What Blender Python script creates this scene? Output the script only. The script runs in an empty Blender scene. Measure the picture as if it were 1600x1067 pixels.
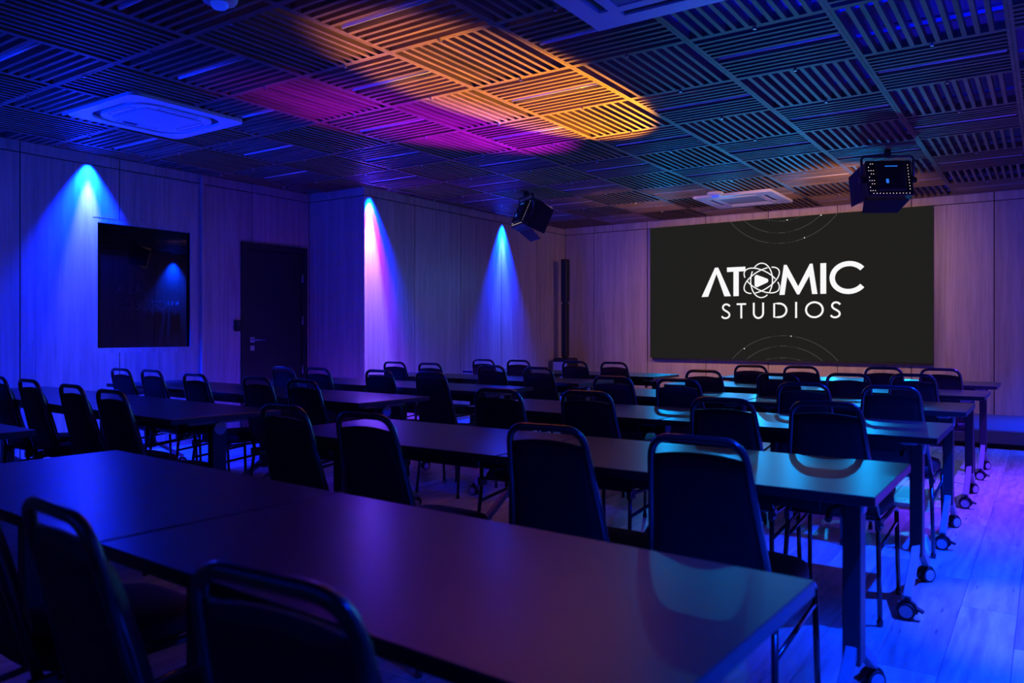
import bpy, bmesh, math, random
from mathutils import Vector, Matrix
random.seed(7)
PI = math.pi
R = math.radians
sc = bpy.context.scene
COL = sc.collection

# ------------------------------------------------------------------ camera
YAW = R(34.45)
CAM_H = 1.16
cam_d = bpy.data.cameras.new('camera')
cam = bpy.data.objects.new('camera', cam_d)
COL.objects.link(cam)
cam.location = (0, 0, CAM_H)
cam.rotation_euler = (PI / 2, 0, YAW)
cam_d.sensor_width = 36.0
cam_d.lens = 1224.0 / 1600.0 * 36.0
cam_d.shift_y = -14.5 / 1600.0
cam_d.clip_start = 0.05
cam_d.dof.use_dof = True
cam_d.dof.focus_distance = 6.5
cam_d.dof.aperture_fstop = 3.6
sc.camera = cam

# ------------------------------------------------------------------ view, world
sc.view_settings.view_transform = 'Standard'
sc.view_settings.look = 'None'
sc.view_settings.gamma = 1
sc.view_settings.use_curve_mapping = False
sc.view_settings.exposure = 0.0
w = bpy.data.worlds.new('world')
sc.world = w
w.use_nodes = True
w.node_tree.nodes['Background'].inputs[0].default_value = (0, 0, 0, 1)
w.node_tree.nodes['Background'].inputs[1].default_value = 0

# ------------------------------------------------------------------ lamps of the room, added fills
BLUE = (0.0, 0.028, 1.0)


def spot(name, loc, target, watts, color, size, blend=1.0, radius=0.03):
    l = bpy.data.lights.new(name, 'SPOT')
    l.energy = watts
    l.color = color
    l.spot_size = R(size)
    l.spot_blend = blend
    l.shadow_soft_size = radius
    o = bpy.data.objects.new(name, l)
    COL.objects.link(o)
    o.location = loc
    o.rotation_euler = (Vector(target) - Vector(loc)).to_track_quat('-Z', 'Y').to_euler()
    return o


def area(name, loc, target, watts, color, sx, sy, spread=180):
    l = bpy.data.lights.new(name, 'AREA')
    l.energy = watts
    l.color = color
    l.shape = 'RECTANGLE'
    l.size = sx
    l.size_y = sy
    l.spread = R(spread)
    o = bpy.data.objects.new(name, l)
    COL.objects.link(o)
    o.location = loc
    o.rotation_euler = (Vector(target) - Vector(loc)).to_track_quat('-Z', 'Y').to_euler()
    return o


# wall-washer downlights on the left
spot('washer_lamp', (-7.27, 3.76, 2.80), (-7.31, 3.76, 0.0), 5600, (0.0002, 0.010, 1.0), 72, 1.0, 0.012)
spot('washer_lamp', (-7.27, 3.76, 2.80), (-7.33, 3.76, 0.8), 900, (0.08, 0.13, 1.0), 30, 0.9, 0.012)
spot('washer_lamp', (-6.35, 6.47, 2.80), (-6.39, 6.50, 0.0), 3400, (0.0, 0.010, 1.0), 66, 1.0, 0.012)
spot('washer_lamp', (-6.35, 6.47, 2.80), (-6.40, 6.50, 0.0), 3600, (0.18, 0.002, 1.0), 44, 1.0, 0.012)
spot('washer_lamp', (-6.35, 6.47, 2.80), (-6.41, 6.50, 0.8), 1700, (0.28, 0.30, 1.0), 26, 0.9, 0.012)
spot('washer_lamp', (-6.35, 9.11, 2.80), (-6.39, 9.11, 0.0), 3800, (0.0002, 0.022, 1.0), 56, 1.0, 0.012)
spot('washer_lamp', (-6.35, 9.11, 2.80), (-6.41, 9.11, 0.8), 850, (0.06, 0.16, 1.0), 26, 0.9, 0.012)
# washers on the right-hand wall, out of frame
for yy, colr, wt in ((1.7, BLUE, 1300), (4.2, BLUE, 2500), (6.6, (0.075, 0.02, 1.0), 1800)):
    spot('washer_lamp', (0.50, yy, 2.74), (0.22, yy, 0.0), wt, colr, 78, 0.9, 0.02)
spot('washer_lamp', (0.50, 4.2, 2.74), (0.0, 3.75, 0.0), 260, (0.16, 0.20, 1.0), 26, 0.8, 0.02)
spot('washer_lamp', (0.58, 9.72, 2.78), (0.64, 9.72, 0.0), 1700, BLUE, 78, 1.0, 0.02)
# added blue fill lamps, low at left for bounce and behind the camera, unseen
area('low_fill_lamp', (-6.6, 1.5, 0.9), (-5.6, 3.6, 2.8), 55, (0.0, 0.018, 1.0), 0.8, 0.4, 95)
area('back_fill_lamp', (-2.5, -1.3, 2.3), (-3.2, 5.0, 0.4), 9, (0.0, 0.015, 1.0), 4.0, 0.6)
# added fill lamp above the open grid, to turn the plenum blue
spot('plenum_fill_lamp', (0.40, 3.3, 2.93), (-0.6, 3.8, 3.2), 2600, (0.0, 0.002, 1.0), 140, 1.0, 0.05)
# beams thrown up onto the ceiling from the stage
spot('amber_beam_lamp', (-2.75, 9.6, 0.40), (-3.00, 4.85, 2.81), 13000, (1.0, 0.41, 0.0), 15.5, 0.35, 0.02).scale = (0.95, 1, 1)
spot('magenta_beam_lamp', (-2.7, 9.6, 0.40), (-3.95, 5.05, 2.81), 14000, (0.32, 0.0, 1.0), 16, 0.9, 0.02)
# added cyan lamps for the LED screen's glow, spread over its width
for k in range(8):
    xx = -4.6 + 0.45 * k
    spot('screen_glow_lamp', (xx, 10.68, 1.35 if k % 2 else 2.05), (xx, 3.0, 0.9), 38, (0.0, 0.36, 1.0), 100, 1.0, 0.0)
# the two stage lights carry their own lamps, see below

# ------------------------------------------------------------------ materials


def nodes_of(name):
    m = bpy.data.materials.new(name)
    m.use_nodes = True
    nt = m.node_tree
    return m, nt, nt.nodes['Principled BSDF']


def plain(name, col, rough=0.5, metal=0.0, spec=0.5, coat=0.0, noise=0.12, scale=30.0, emit=None, estr=0.0):
    m, nt, b = nodes_of(name)
    n = nt.nodes.new('ShaderNodeTexNoise')
    n.inputs['Scale'].default_value = scale
    n.inputs['Detail'].default_value = 4
    tc = nt.nodes.new('ShaderNodeTexCoord')
    nt.links.new(tc.outputs['Object'], n.inputs['Vector'])
    r = nt.nodes.new('ShaderNodeValToRGB')
    a = [c * (1 - noise) for c in col]
    z = [min(1, c * (1 + noise)) for c in col]
    r.color_ramp.elements[0].color = (*a, 1)
    r.color_ramp.elements[1].color = (*z, 1)
    nt.links.new(n.outputs['Fac'], r.inputs['Fac'])
    nt.links.new(r.outputs['Color'], b.inputs['Base Color'])
    b.inputs['Roughness'].default_value = rough
    b.inputs['Metallic'].default_value = metal
    b.inputs['Specular IOR Level'].default_value = spec
    b.inputs['Coat Weight'].default_value = coat
    if emit:
        b.inputs['Emission Color'].default_value = (*emit, 1)
        b.inputs['Emission Strength'].default_value = estr
    return m


def wood(name, dark, light, stretch, rough=0.45, per_object=0.25, grain=14.0, bump=0.15, knots=False, spec=0.4, pores=0.0):
    """Wood with grain along the axis whose stretch is smallest; each object its own offset and tone."""
    m, nt, b = nodes_of(name)
    L = nt.links.new
    tc = nt.nodes.new('ShaderNodeTexCoord')
    oi = nt.nodes.new('ShaderNodeObjectInfo')
    mp = nt.nodes.new('ShaderNodeMapping')
    mp.inputs['Scale'].default_value = stretch
    L(tc.outputs['Object'], mp.inputs['Vector'])
    off = nt.nodes.new('ShaderNodeVectorMath')
    off.operation = 'SCALE'
    cmb = nt.nodes.new('ShaderNodeCombineXYZ')
    L(oi.outputs['Random'], cmb.inputs[0])
    L(oi.outputs['Random'], cmb.inputs[1])
    L(oi.outputs['Random'], cmb.inputs[2])
    L(cmb.outputs[0], off.inputs[0])
    off.inputs['Scale'].default_value = 37.0
    add = nt.nodes.new('ShaderNodeVectorMath')
    L(mp.outputs[0], add.inputs[0])
    L(off.outputs[0], add.inputs[1])
    n1 = nt.nodes.new('ShaderNodeTexNoise')
    n1.inputs['Scale'].default_value = grain
    n1.inputs['Detail'].default_value = 6
    n1.inputs['Roughness'].default_value = 0.62
    n1.inputs['Distortion'].default_value = 0.6
    L(add.outputs[0], n1.inputs['Vector'])
    n2 = nt.nodes.new('ShaderNodeTexNoise')
    n2.inputs['Scale'].default_value = grain * 0.16
    n2.inputs['Detail'].default_value = 3
    n2.inputs['Distortion'].default_value = 1.5
    L(add.outputs[0], n2.inputs['Vector'])
    mix = nt.nodes.new('ShaderNodeMath')
    mix.operation = 'MULTIPLY_ADD'
    L(n2.outputs['Fac'], mix.inputs[0])
    mix.inputs[1].default_value = 0.55
    mm = nt.nodes.new('ShaderNodeMath')
    mm.operation = 'MULTIPLY'
    L(n1.outputs['Fac'], mm.inputs[0])
    mm.inputs[1].default_value = 0.5
    L(mm.outputs[0], mix.inputs[2])
    fac = mix.outputs[0]
    if pores:
        wv = nt.nodes.new('ShaderNodeTexWave')
        wv.inputs['Scale'].default_value = 0.55
        wv.inputs['Distortion'].default_value = 22.0
        wv.inputs['Detail'].default_value = 3
        wv.inputs['Detail Scale'].default_value = 1.3
        L(add.outputs[0], wv.inputs['Vector'])
        p = nt.nodes.new('ShaderNodeMath')
        p.operation = 'MULTIPLY_ADD'
        L(wv.outputs['Fac'], p.inputs[0])
        p.inputs[1].default_value = pores
        L(fac, p.inputs[2])
        p2 = nt.nodes.new('ShaderNodeMath')
        p2.operation = 'SUBTRACT'
        L(p.outputs[0], p2.inputs[0])
        p2.inputs[1].default_value = pores * 0.5
        fac = p2.outputs[0]
    r = nt.nodes.new('ShaderNodeValToRGB')
    r.color_ramp.elements[0].position = 0.34
    r.color_ramp.elements[0].color = (*dark, 1)
    r.color_ramp.elements[1].position = 0.68
    r.color_ramp.elements[1].color = (*light, 1)
    L(fac, r.inputs['Fac'])
    hs = nt.nodes.new('ShaderNodeHueSaturation')
    v = nt.nodes.new('ShaderNodeMath')
    v.operation = 'MULTIPLY_ADD'
    L(oi.outputs['Random'], v.inputs[0])
    v.inputs[1].default_value = per_object
    v.inputs[2].default_value = 1 - per_object / 2
    L(v.outputs[0], hs.inputs['Value'])
    L(r.outputs['Color'], hs.inputs['Color'])
    col_out = hs.outputs['Color']
    if knots:
        vo = nt.nodes.new('ShaderNodeTexVoronoi')
        vo.inputs['Scale'].default_value = 2.6
        L(add.outputs[0], vo.inputs['Vector'])
        kr = nt.nodes.new('ShaderNodeValToRGB')
        kr.color_ramp.elements[0].position = 0.03
        kr.color_ramp.elements[0].color = (0.25, 0.2, 0.18, 1)
        kr.color_ramp.elements[1].position = 0.12
        kr.color_ramp.elements[1].color = (1, 1, 1, 1)
        L(vo.outputs['Distance'], kr.inputs['Fac'])
        mx = nt.nodes.new('ShaderNodeMixRGB')
        mx.blend_type = 'MULTIPLY'
        mx.inputs[0].default_value = 1
        L(col_out, mx.inputs[1])
        L(kr.outputs['Color'], mx.inputs[2])
        col_out = mx.outputs[0]
    L(col_out, b.inputs['Base Color'])
    b.inputs['Roughness'].default_value = rough
    b.inputs['Specular IOR Level'].default_value = spec
    bp = nt.nodes.new('ShaderNodeBump')
    bp.inputs['Strength'].default_value = bump
    bp.inputs['Distance'].default_value = 0.002
    L(n1.outputs['Fac'], bp.inputs['Height'])
    L(bp.outputs[0], b.inputs['Normal'])
    return m


M = {}
M['wall'] = wood('wall_laminate', (0.34, 0.265, 0.22), (0.56, 0.46, 0.39), (9, 9, 0.35), 0.42, 0.10, 7.0, 0.05)
M['backing'] = plain('wall_backing', (0.02, 0.018, 0.018), 0.9)
M['floor'] = wood('floor_oak', (0.27, 0.22, 0.18), (0.62, 0.53, 0.44), (7, 0.9, 7), 0.34, 0.55, 4.0, 0.25, True, 0.5, 0.10)
M['slatx'] = wood('slat_wood_across', (0.11, 0.06, 0.032), (0.29, 0.17, 0.095), (1.2, 14, 14), 0.5, 0.3, 3.0, 0.2, True)
M['slaty'] = wood('slat_wood_along', (0.11, 0.06, 0.032), (0.29, 0.17, 0.095), (14, 1.2, 14), 0.5, 0.3, 3.0, 0.2, True)
M['plenum'] = plain('concrete_soffit', (0.30, 0.30, 0.31), 0.9, scale=4)
M['tube'] = plain('light_tube', (0.75, 0.76, 0.78), 0.12, spec=0.7, noise=0.02)
M['white'] = plain('white_plastic', (0.78, 0.79, 0.80), 0.38, noise=0.03)
M['grille'] = plain('grey_grille', (0.36, 0.38, 0.40), 0.6, noise=0.1, scale=160)
M['black'] = plain('black_plastic', (0.008, 0.008, 0.009), 0.5)
M['slot'] = plain('dark_slot', (0.03, 0.03, 0.035), 0.7)
M['vinyl'] = plain('black_vinyl', (0.012, 0.012, 0.015), 0.62, spec=0.35, noise=0.3, scale=220)
M['frame'] = plain('black_lacquered_steel', (0.015, 0.015, 0.017), 0.24, spec=0.7, coat=0.4)
M['top'] = plain('dark_grey_laminate', (0.012, 0.012, 0.014), 0.31, spec=0.8, noise=0.12, scale=9)
M['edge'] = plain('dark_edge_band', (0.16, 0.16, 0.165), 0.45, noise=0.1)
M['post'] = plain('graphite_steel', (0.028, 0.028, 0.031), 0.42, spec=0.5)
M['foot'] = plain('grey_steel', (0.34, 0.34, 0.36), 0.38, metal=0.3)
M['hub'] = plain('pale_caster_disc', (0.50, 0.50, 0.52), 0.5)
M['rubber'] = plain('black_rubber', (0.012, 0.012, 0.012), 0.55)
M['door'] = plain('black_door_laminate', (0.014, 0.014, 0.016), 0.4, spec=0.4)
M['steel'] = plain('brushed_steel', (0.55, 0.55, 0.57), 0.3, metal=1.0)
M['glass'] = plain('dark_window_glass', (0.003, 0.003, 0.004), 0.02, spec=1.0, noise=0.0)
M['carpet'] = plain('grey_carpet', (0.16, 0.16, 0.17), 0.95, spec=0.1, noise=0.5, scale=260)
M['riser'] = plain('dark_riser', (0.02, 0.02, 0.022), 0.8)
M['screen'] = plain('screen_black', (0.002, 0.002, 0.002), 0.9, spec=0.0, noise=0.0, emit=(0.0130, 0.0130, 0.0118), estr=1.0)
M['logo'] = plain('screen_white', (0.002, 0.002, 0.002), 0.9, spec=0.0, noise=0.0, emit=(0.955, 0.945, 0.955), estr=1.0)
M['arc'] = plain('screen_grey', (0.002, 0.002, 0.002), 0.9, spec=0.0, noise=0.0, emit=(0.07, 0.07, 0.068), estr=1.0)
M['lit'] = plain('lit_led_face', (0.8, 0.8, 0.8), 0.5, noise=0, emit=(1.0, 0.50, 0.42), estr=6.0)
M['hole'] = plain('lit_vent_hole', (0.3, 0.3, 0.3), 0.5, noise=0, emit=(0.95, 0.75, 0.62), estr=1.3)
M['display'] = plain('lit_status_display', (0.0, 0.05, 0.1), 0.5, noise=0, emit=(0.02, 0.16, 0.75), estr=1.0)
M['sensor'] = plain('blue_emissive_dome', (0.2, 0.3, 0.6), 0.3, noise=0, emit=(0.01, 0.05, 1.0), estr=0.5)  # dome given a faint blue emission
M['redled'] = plain('red_indicator', (0.3, 0.0, 0.0), 0.4, noise=0, emit=(1.0, 0.12, 0.2), estr=1.0)
M['sign'] = plain('metal_lettering', (0.75, 0.75, 0.78), 0.4, metal=0.0)
M['cable'] = plain('black_cable', (0.006, 0.006, 0.006), 0.6)
M['tray'] = plain('rusty_conduit', (0.20, 0.05, 0.03), 0.7)

# ------------------------------------------------------------------ mesh helpers


class MB:
    def __init__(s):
        s.v = []
        s.f = []
        s.sm = []
        s.mi = []
        s.m = 0

    def face(s, idx, smooth=False):
        s.f.append(idx)
        s.sm.append(smooth)
        s.mi.append(s.m)

    def box(s, x0, x1, y0, y1, z0, z1, mat=None):
        c = [(x, y, z) for z in (z0, z1) for y in (y0, y1) for x in (x0, x1)]
        if mat is not None:
            c = [mat @ Vector(p) for p in c]
        b = len(s.v)
        s.v += [tuple(p) for p in c]
        for q in ((0, 2, 3, 1), (4, 5, 7, 6), (0, 1, 5, 4), (2, 6, 7, 3), (0, 4, 6, 2), (1, 3, 7, 5)):
            s.face([b + i for i in q])
        return s

    def bevbox(s, x0, x1, y0, y1, z0, z1, r, mat=None):
        """Box whose twelve edges are chamfered by r."""
        pts = []
        for sx, X in ((-1, x0), (1, x1)):
            for sy, Y in ((-1, y0), (1, y1)):
                for sz, Z in ((-1, z0), (1, z1)):
                    pts.append(((X, Y - sy * r, Z - sz * r), (X - sx * r, Y, Z - sz * r), (X - sx * r, Y - sy * r, Z)))
        bm = bmesh.new()
        for tri in pts:
            for p in tri:
                bm.verts.new(p)
        bmesh.ops.convex_hull(bm, input=bm.verts)
        s.from_bm(bm, mat)
        return s

    def from_bm(s, bm, mat=None, smooth=False):
        b = len(s.v)
        bm.verts.index_update()
        for v in bm.verts:
            s.v.append(tuple(mat @ v.co) if mat is not None else tuple(v.co))
        for f in bm.faces:
            s.face([b + v.index for v in f.verts], smooth)
        bm.free()

    def tube(s, pts, rad, n=8, closed=False, flat=None):
        """Round tube along a path. flat=(a,b) makes an oval section."""
        P = [Vector(p) for p in pts]
        b = len(s.v)
        m = len(P)
        up = Vector((0.13, 0.31, 0.94))
        prev = None
        for i, p in enumerate(P):
            if closed:
                t = P[(i + 1) % m] - P[i - 1]
            else:
                t = P[min(i + 1, m - 1)] - P[max(i - 1, 0)]
            t.normalize()
            if prev is None:
                a = t.cross(up)
                if a.length < 0.1:
                    a = t.cross(Vector((1, 0, 0)))
            else:
                a = prev - t * prev.dot(t)
            a.normalize()
            prev = a
            c = t.cross(a)
            for k in range(n):
                an = 2 * PI * k / n
                s.v.append(tuple(p + a * (rad * math.cos(an)) + c * (rad * math.sin(an))))
        seg = m if closed else m - 1
        for i in range(seg):
            j = (i + 1) % m
            for k in range(n):
                l = (k + 1) % n
                s.face([b + i * n + k, b + i * n + l, b + j * n + l, b + j * n + k], True)
        if not closed:
            s.face([b + k for k in range(n)][::-1])
            s.face([b + (m - 1) * n + k for k in range(n)])
        return s

    def cyl(s, p0, p1, r0, r1=None, n=16, cap=True):
        r1 = r0 if r1 is None else r1
        p0, p1 = Vector(p0), Vector(p1)
        t = (p1 - p0).normalized()
        a = t.cross(Vector((0, 0, 1)) if abs(t.z) < 0.9 else Vector((1, 0, 0))).normalized()
        c = t.cross(a)
        b = len(s.v)
        for p, r in ((p0, r0), (p1, r1)):
            for k in range(n):
                an = 2 * PI * k / n
                s.v.append(tuple(p + a * (r * math.cos(an)) + c * (r * math.sin(an))))
        for k in range(n):
            l = (k + 1) % n
            s.face([b + k, b + l, b + n + l, b + n + k], True)
        if cap:
            s.face([b + k for k in range(n)][::-1])
            s.face([b + n + k for k in range(n)])
        return s

    def lathe(s, prof, n=24, origin=(0, 0, 0)):
        b = len(s.v)
        for r, z in prof:
            for k in range(n):
                an = 2 * PI * k / n
                s.v.append((origin[0] + r * math.cos(an), origin[1] + r * math.sin(an), origin[2] + z))
        m = len(prof)
        for i in range(m - 1):
            for k in range(n):
                l = (k + 1) % n
                s.face([b + i * n + k, b + i * n + l, b + (i + 1) * n + l, b + (i + 1) * n + k], True)
        s.face([b + k for k in range(n)][::-1])
        s.face([b + (m - 1) * n + k for k in range(n)])
        return s

    def prism(s, poly, axis, a0, a1):
        """Extrude a 2-D polygon along an axis: axis 'y' reads poly as (x,z), 'z' as (x,y), 'x' as (y,z)."""
        b = len(s.v)
        n = len(poly)
        for a in (a0, a1):
            for p in poly:
                s.v.append({'y': (p[0], a, p[1]), 'z': (p[0], p[1], a), 'x': (a, p[0], p[1])}[axis])
        s.face([b + i for i in range(n)][::-1])
        s.face([b + n + i for i in range(n)])
        for i in range(n):
            j = (i + 1) % n
            s.face([b + i, b + j, b + n + j, b + n + i])
        return s

    def mesh(s, name, mats):
        me = bpy.data.meshes.new(name)
        me.from_pydata(s.v, [], s.f)
        if not isinstance(mats, (list, tuple)):
            mats = [mats]
        for m in mats:
            me.materials.append(m)
        me.polygons.foreach_set('use_smooth', s.sm)
        me.polygons.foreach_set('material_index', s.mi)
        bm = bmesh.new()
        bm.from_mesh(me)
        bmesh.ops.recalc_face_normals(bm, faces=bm.faces)
        bm.to_mesh(me)
        bm.free()
        me.update()
        return me

    def build(s, name, mats, parent=None, loc=None):
        return link(name, s.mesh(name, mats), parent, loc)


def link(name, me, parent=None, loc=None, rotz=0):
    o = bpy.data.objects.new(name, me)
    COL.objects.link(o)
    if parent is not None:
        o.parent = parent
    if loc is not None:
        o.location = loc
    if rotz:
        o.rotation_euler = (0, 0, rotz)
    return o


def tag(o, label, cat, group=None):
    o['label'] = label
    o['category'] = cat
    if group:
        o['group'] = group
    return o


def thing(name, label, cat, loc=(0, 0, 0), rotz=0, group=None):
    o = bpy.data.objects.new(name, None)
    COL.objects.link(o)
    o.location = loc
    o.rotation_euler = (0, 0, rotz)
    return tag(o, label, cat, group)


def struct(o):
    o['kind'] = 'structure'
    return o


def copy_tree(o, parent=None):
    c = o.copy()
    COL.objects.link(c)
    if parent is not None:
        c.parent = parent
    for ch in list(o.children):
        copy_tree(ch, c)
    return c


def rect_minus(rect, holes):
    """Rectangles covering rect without the holes (all (a0,a1,z0,z1))."""
    todo = [rect]
    for h in holes:
        nxt = []
        for r in todo:
            a0, a1, z0, z1 = r
            b0, b1 = max(a0, h[0]), min(a1, h[1])
            c0, c1 = max(z0, h[2]), min(z1, h[3])
            if b0 >= b1 or c0 >= c1:
                nxt.append(r)
                continue
            if a0 < b0:
                nxt.append((a0, b0, z0, z1))
            if b1 < a1:
                nxt.append((b1, a1, z0, z1))
            if z0 < c0:
                nxt.append((b0, b1, z0, c0))
            if c1 < z1:
                nxt.append((b0, b1, c1, z1))
        todo = nxt
    return todo


# ------------------------------------------------------------------ room shell
XL, XP, YP, YF, XR, YB = -7.34, -6.42, 6.39, 10.88, 0.70, -1.6
CEIL, SEAM, SOFFIT = 2.81, 2.717, 3.16
PT = 0.018      # panel thickness
GAP = 0.005     # half joint
WIN = (3.85, 4.81, 1.01, 2.19)
DOOR = (5.42, 6.35, 0.0, 2.16)


def panels(wall, place, seams, holes=(), z0=0.0):
    """Laminate panels with open joints; place(a,b,z0,z1,mb) adds a box on the wall."""
    for a, b in zip(seams[:-1], seams[1:]):
        for zz0, zz1 in ((z0, SEAM), (SEAM, SOFFIT - 0.1)):
            rs = rect_minus((a + GAP, b - GAP, zz0 + (GAP if zz0 > z0 else 0), zz1 - GAP), holes)
            if not rs:
                continue
            cx = sum(place((a + b) / 2)[0:1])
            mb = MB()
            for r in rs:
                place(None, r, mb)
            # origin inside the panel so that each has its own grain
            mb.build('wall_panel', M['wall'], wall)


def on_x(x, sgn):
    def f(a, r=None, mb=None):
        if mb is None:
            return (x,)
        mb.box(min(x, x - sgn * PT), max(x, x - sgn * PT), r[0], r[1], r[2], r[3])
    return f


def on_y(y):
    def f(a, r=None, mb=None):
        if mb is None:
            return (y,)
        mb.box(r[0], r[1], y, y + PT, r[2], r[3])
    return f


# left wall
wl = MB()
for a0, a1, z0, z1 in rect_minus((YB, YP + 0.02, -0.05, SOFFIT), [(WIN[0], WIN[1], WIN[2], WIN[3])]):
    wl.box(XL - 0.12, XL - PT, a0, a1, z0, z1)
wl.box(XL - 0.14, XL - 0.12, YB, YP, 0, SOFFIT)
wl.box(XL - PT - 0.1, XP - PT, YP + PT, YP + 0.1, -0.05, SOFFIT)
wl.box(XP - 0.12, XP - PT, YP + PT, YF + 0.1, -0.05, SOFFIT)
wall_left = struct(wl.build('wall_left', M['backing']))
frame_hole = (WIN[0] - 0.045, WIN[1] + 0.045, WIN[2] - 0.045, WIN[3] + 0.045)
door_hole = (DOOR[0], DOOR[1], DOOR[2] - 0.1, DOOR[3])
panels(wall_left, on_x(XL, 1), [YB, -0.34, 0.54, 1.42, 2.30, 3.18, 4.06, 4.94, 5.57, YP], [frame_hole, door_hole])
panels(wall_left, on_x(XP, 1), [YP + 0.0, 7.25, 8.16, 9.09, 10.03, YF])
panels(wall_left, on_y(YP), [XL, XP - GAP])
# front wall
wf = struct(MB().box(XL, XR + 0.1, YF + PT, YF + 0.14, -0.05, SOFFIT).build('wall_front', M['backing']))
panels(wf, on_y(YF), [XP, -5.90, -4.99, -4.08, -3.19, -2.29, -1.42, -0.54, 0.34, XR])
# right wall (out of frame; seen in the window's reflection)
wr = struct(MB().box(XR + PT, XR + 0.14, YB, YF, -0.05, SOFFIT).build('wall_right', M['backing']))
panels(wr, on_x(XR, -1), [YB] + [-0.6 + 0.9 * k for k in range(0, 13)] + [YF])
wb = struct(MB().box(XL, XR, YB - 0.14, YB, -0.05, SOFFIT).build('wall_back', M['wall']))

# floor: slab, planks
fl = struct(MB().box(XL - 0.1, XR + 0.1, YB, YF + 0.1, -0.08, -0.012).build('floor', M['backing']))
PW, PL = 0.202, 1.24
pm = MB().bevbox(-PW / 2 + 0.0008, PW / 2 - 0.0008, -PL / 2 + 0.0008, PL / 2 - 0.0008, -0.012, 0.0, 0.0015).mesh('floor_plank', M['floor'])
far = []
cnt = 0
k = 0
x = XR - PW / 2
offs = [0.0, 0.42, 0.83, 0.21, 0.62, 1.03]
spots = []
while x > XL - PW / 2:
    y = 3.82 - 4 * PL - 1.24 + offs[k % 6] if k else 3.82 - 5 * PL
    while y - PL / 2 < 9.14:
        y0, y1 = y - PL / 2, y + PL / 2
        if y1 > YB:
            spots.append((x, y))
        y += PL
    x -= PW
    k += 1
c_, s_ = math.cos(YAW), math.sin(YAW)


def view(x, y):
    return -s_ * x + c_ * y, c_ * x + s_ * y     # depth, right


def planned(p):
    d, r = view(*p)
    return d > 0.8 and abs(r) < d * 0.654 + 0.7


vis = sorted([p for p in spots if planned(p)], key=lambda p: view(*p)[0])
near = set(vis[:240])
rest = MB()
for (x, y) in spots:
    if (x, y) in near:
        link('floor_plank', pm, fl, (x, y, 0))
    else:
        rest.box(x - PW / 2 + 0.001, x + PW / 2 - 0.001, max(YB, y - PL / 2 + 0.001), min(9.2, y + PL / 2 - 0.001), -0.012, 0)
rs = rest.build('floor_planking', M['floor'], fl)
rs['kind'] = 'stuff'

# ceiling: soffit, slatted panels
ce = struct(MB().box(XL - 0.1, XR + 0.1, YB, YF + 0.1, SOFFIT, SOFFIT + 0.1).build('ceiling', M['plenum']))
GX, GY, CX, CY = -3.214, 4.229, 0.760, 0.8197
SH = 0.050     # slat height
SW = 0.024     # slat width
FW = 0.019     # frame slat width
NS = 11
cells = []
for i in range(-6, 6):
    for j in range(-7, 9):
        x0, x1 = GX + i * CX, GX + (i + 1) * CX
        y0, y1 = GY + j * CY, GY + (j + 1) * CY
        lx = XL + 0.01
        if y0 > YP - 0.2:
            lx = XP + 0.01
        x0, x1 = max(x0, lx), min(x1, XR - 0.01)
        y0, y1 = max(y0, YB + 0.01), min(y1, YF - 0.02)
        if x1 - x0 < 0.12 or y1 - y0 < 0.12:
            continue
        cells.append((i, j, x0, x1, y0, y1))
ACS = {'round': (-5.62, 3.40, 0.92), 'near': (-1.53, 3.27, 0.93), 'front': (-3.10, 9.55, 0.93)}


def rank(c):
    cx, cy = (c[2] + c[3]) / 2, (c[4] + c[5]) / 2
    d, r = view(cx, cy)
    if d < 1.0 or abs(r) > d * 0.70 or 1.65 / d > 0.45:
        return 99 + abs(d)
    return d


order = sorted(cells, key=rank)
single = set((c[0], c[1]) for c in order[:26])
slat_cache = {}


def slat_mesh(along, ln):
    key = (along, round(ln, 3))
    if key not in slat_cache:
        h = ln / 2
        mb = MB()
        if along == 'x':
            mb.box(-h, h, -SW / 2, SW / 2, 0, SH)
        else:
            mb.box(-SW / 2, SW / 2, -h, h, 0, SH)
        slat_cache[key] = mb.mesh('slat', M['slat' + along])
    return slat_cache[key]


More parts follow.
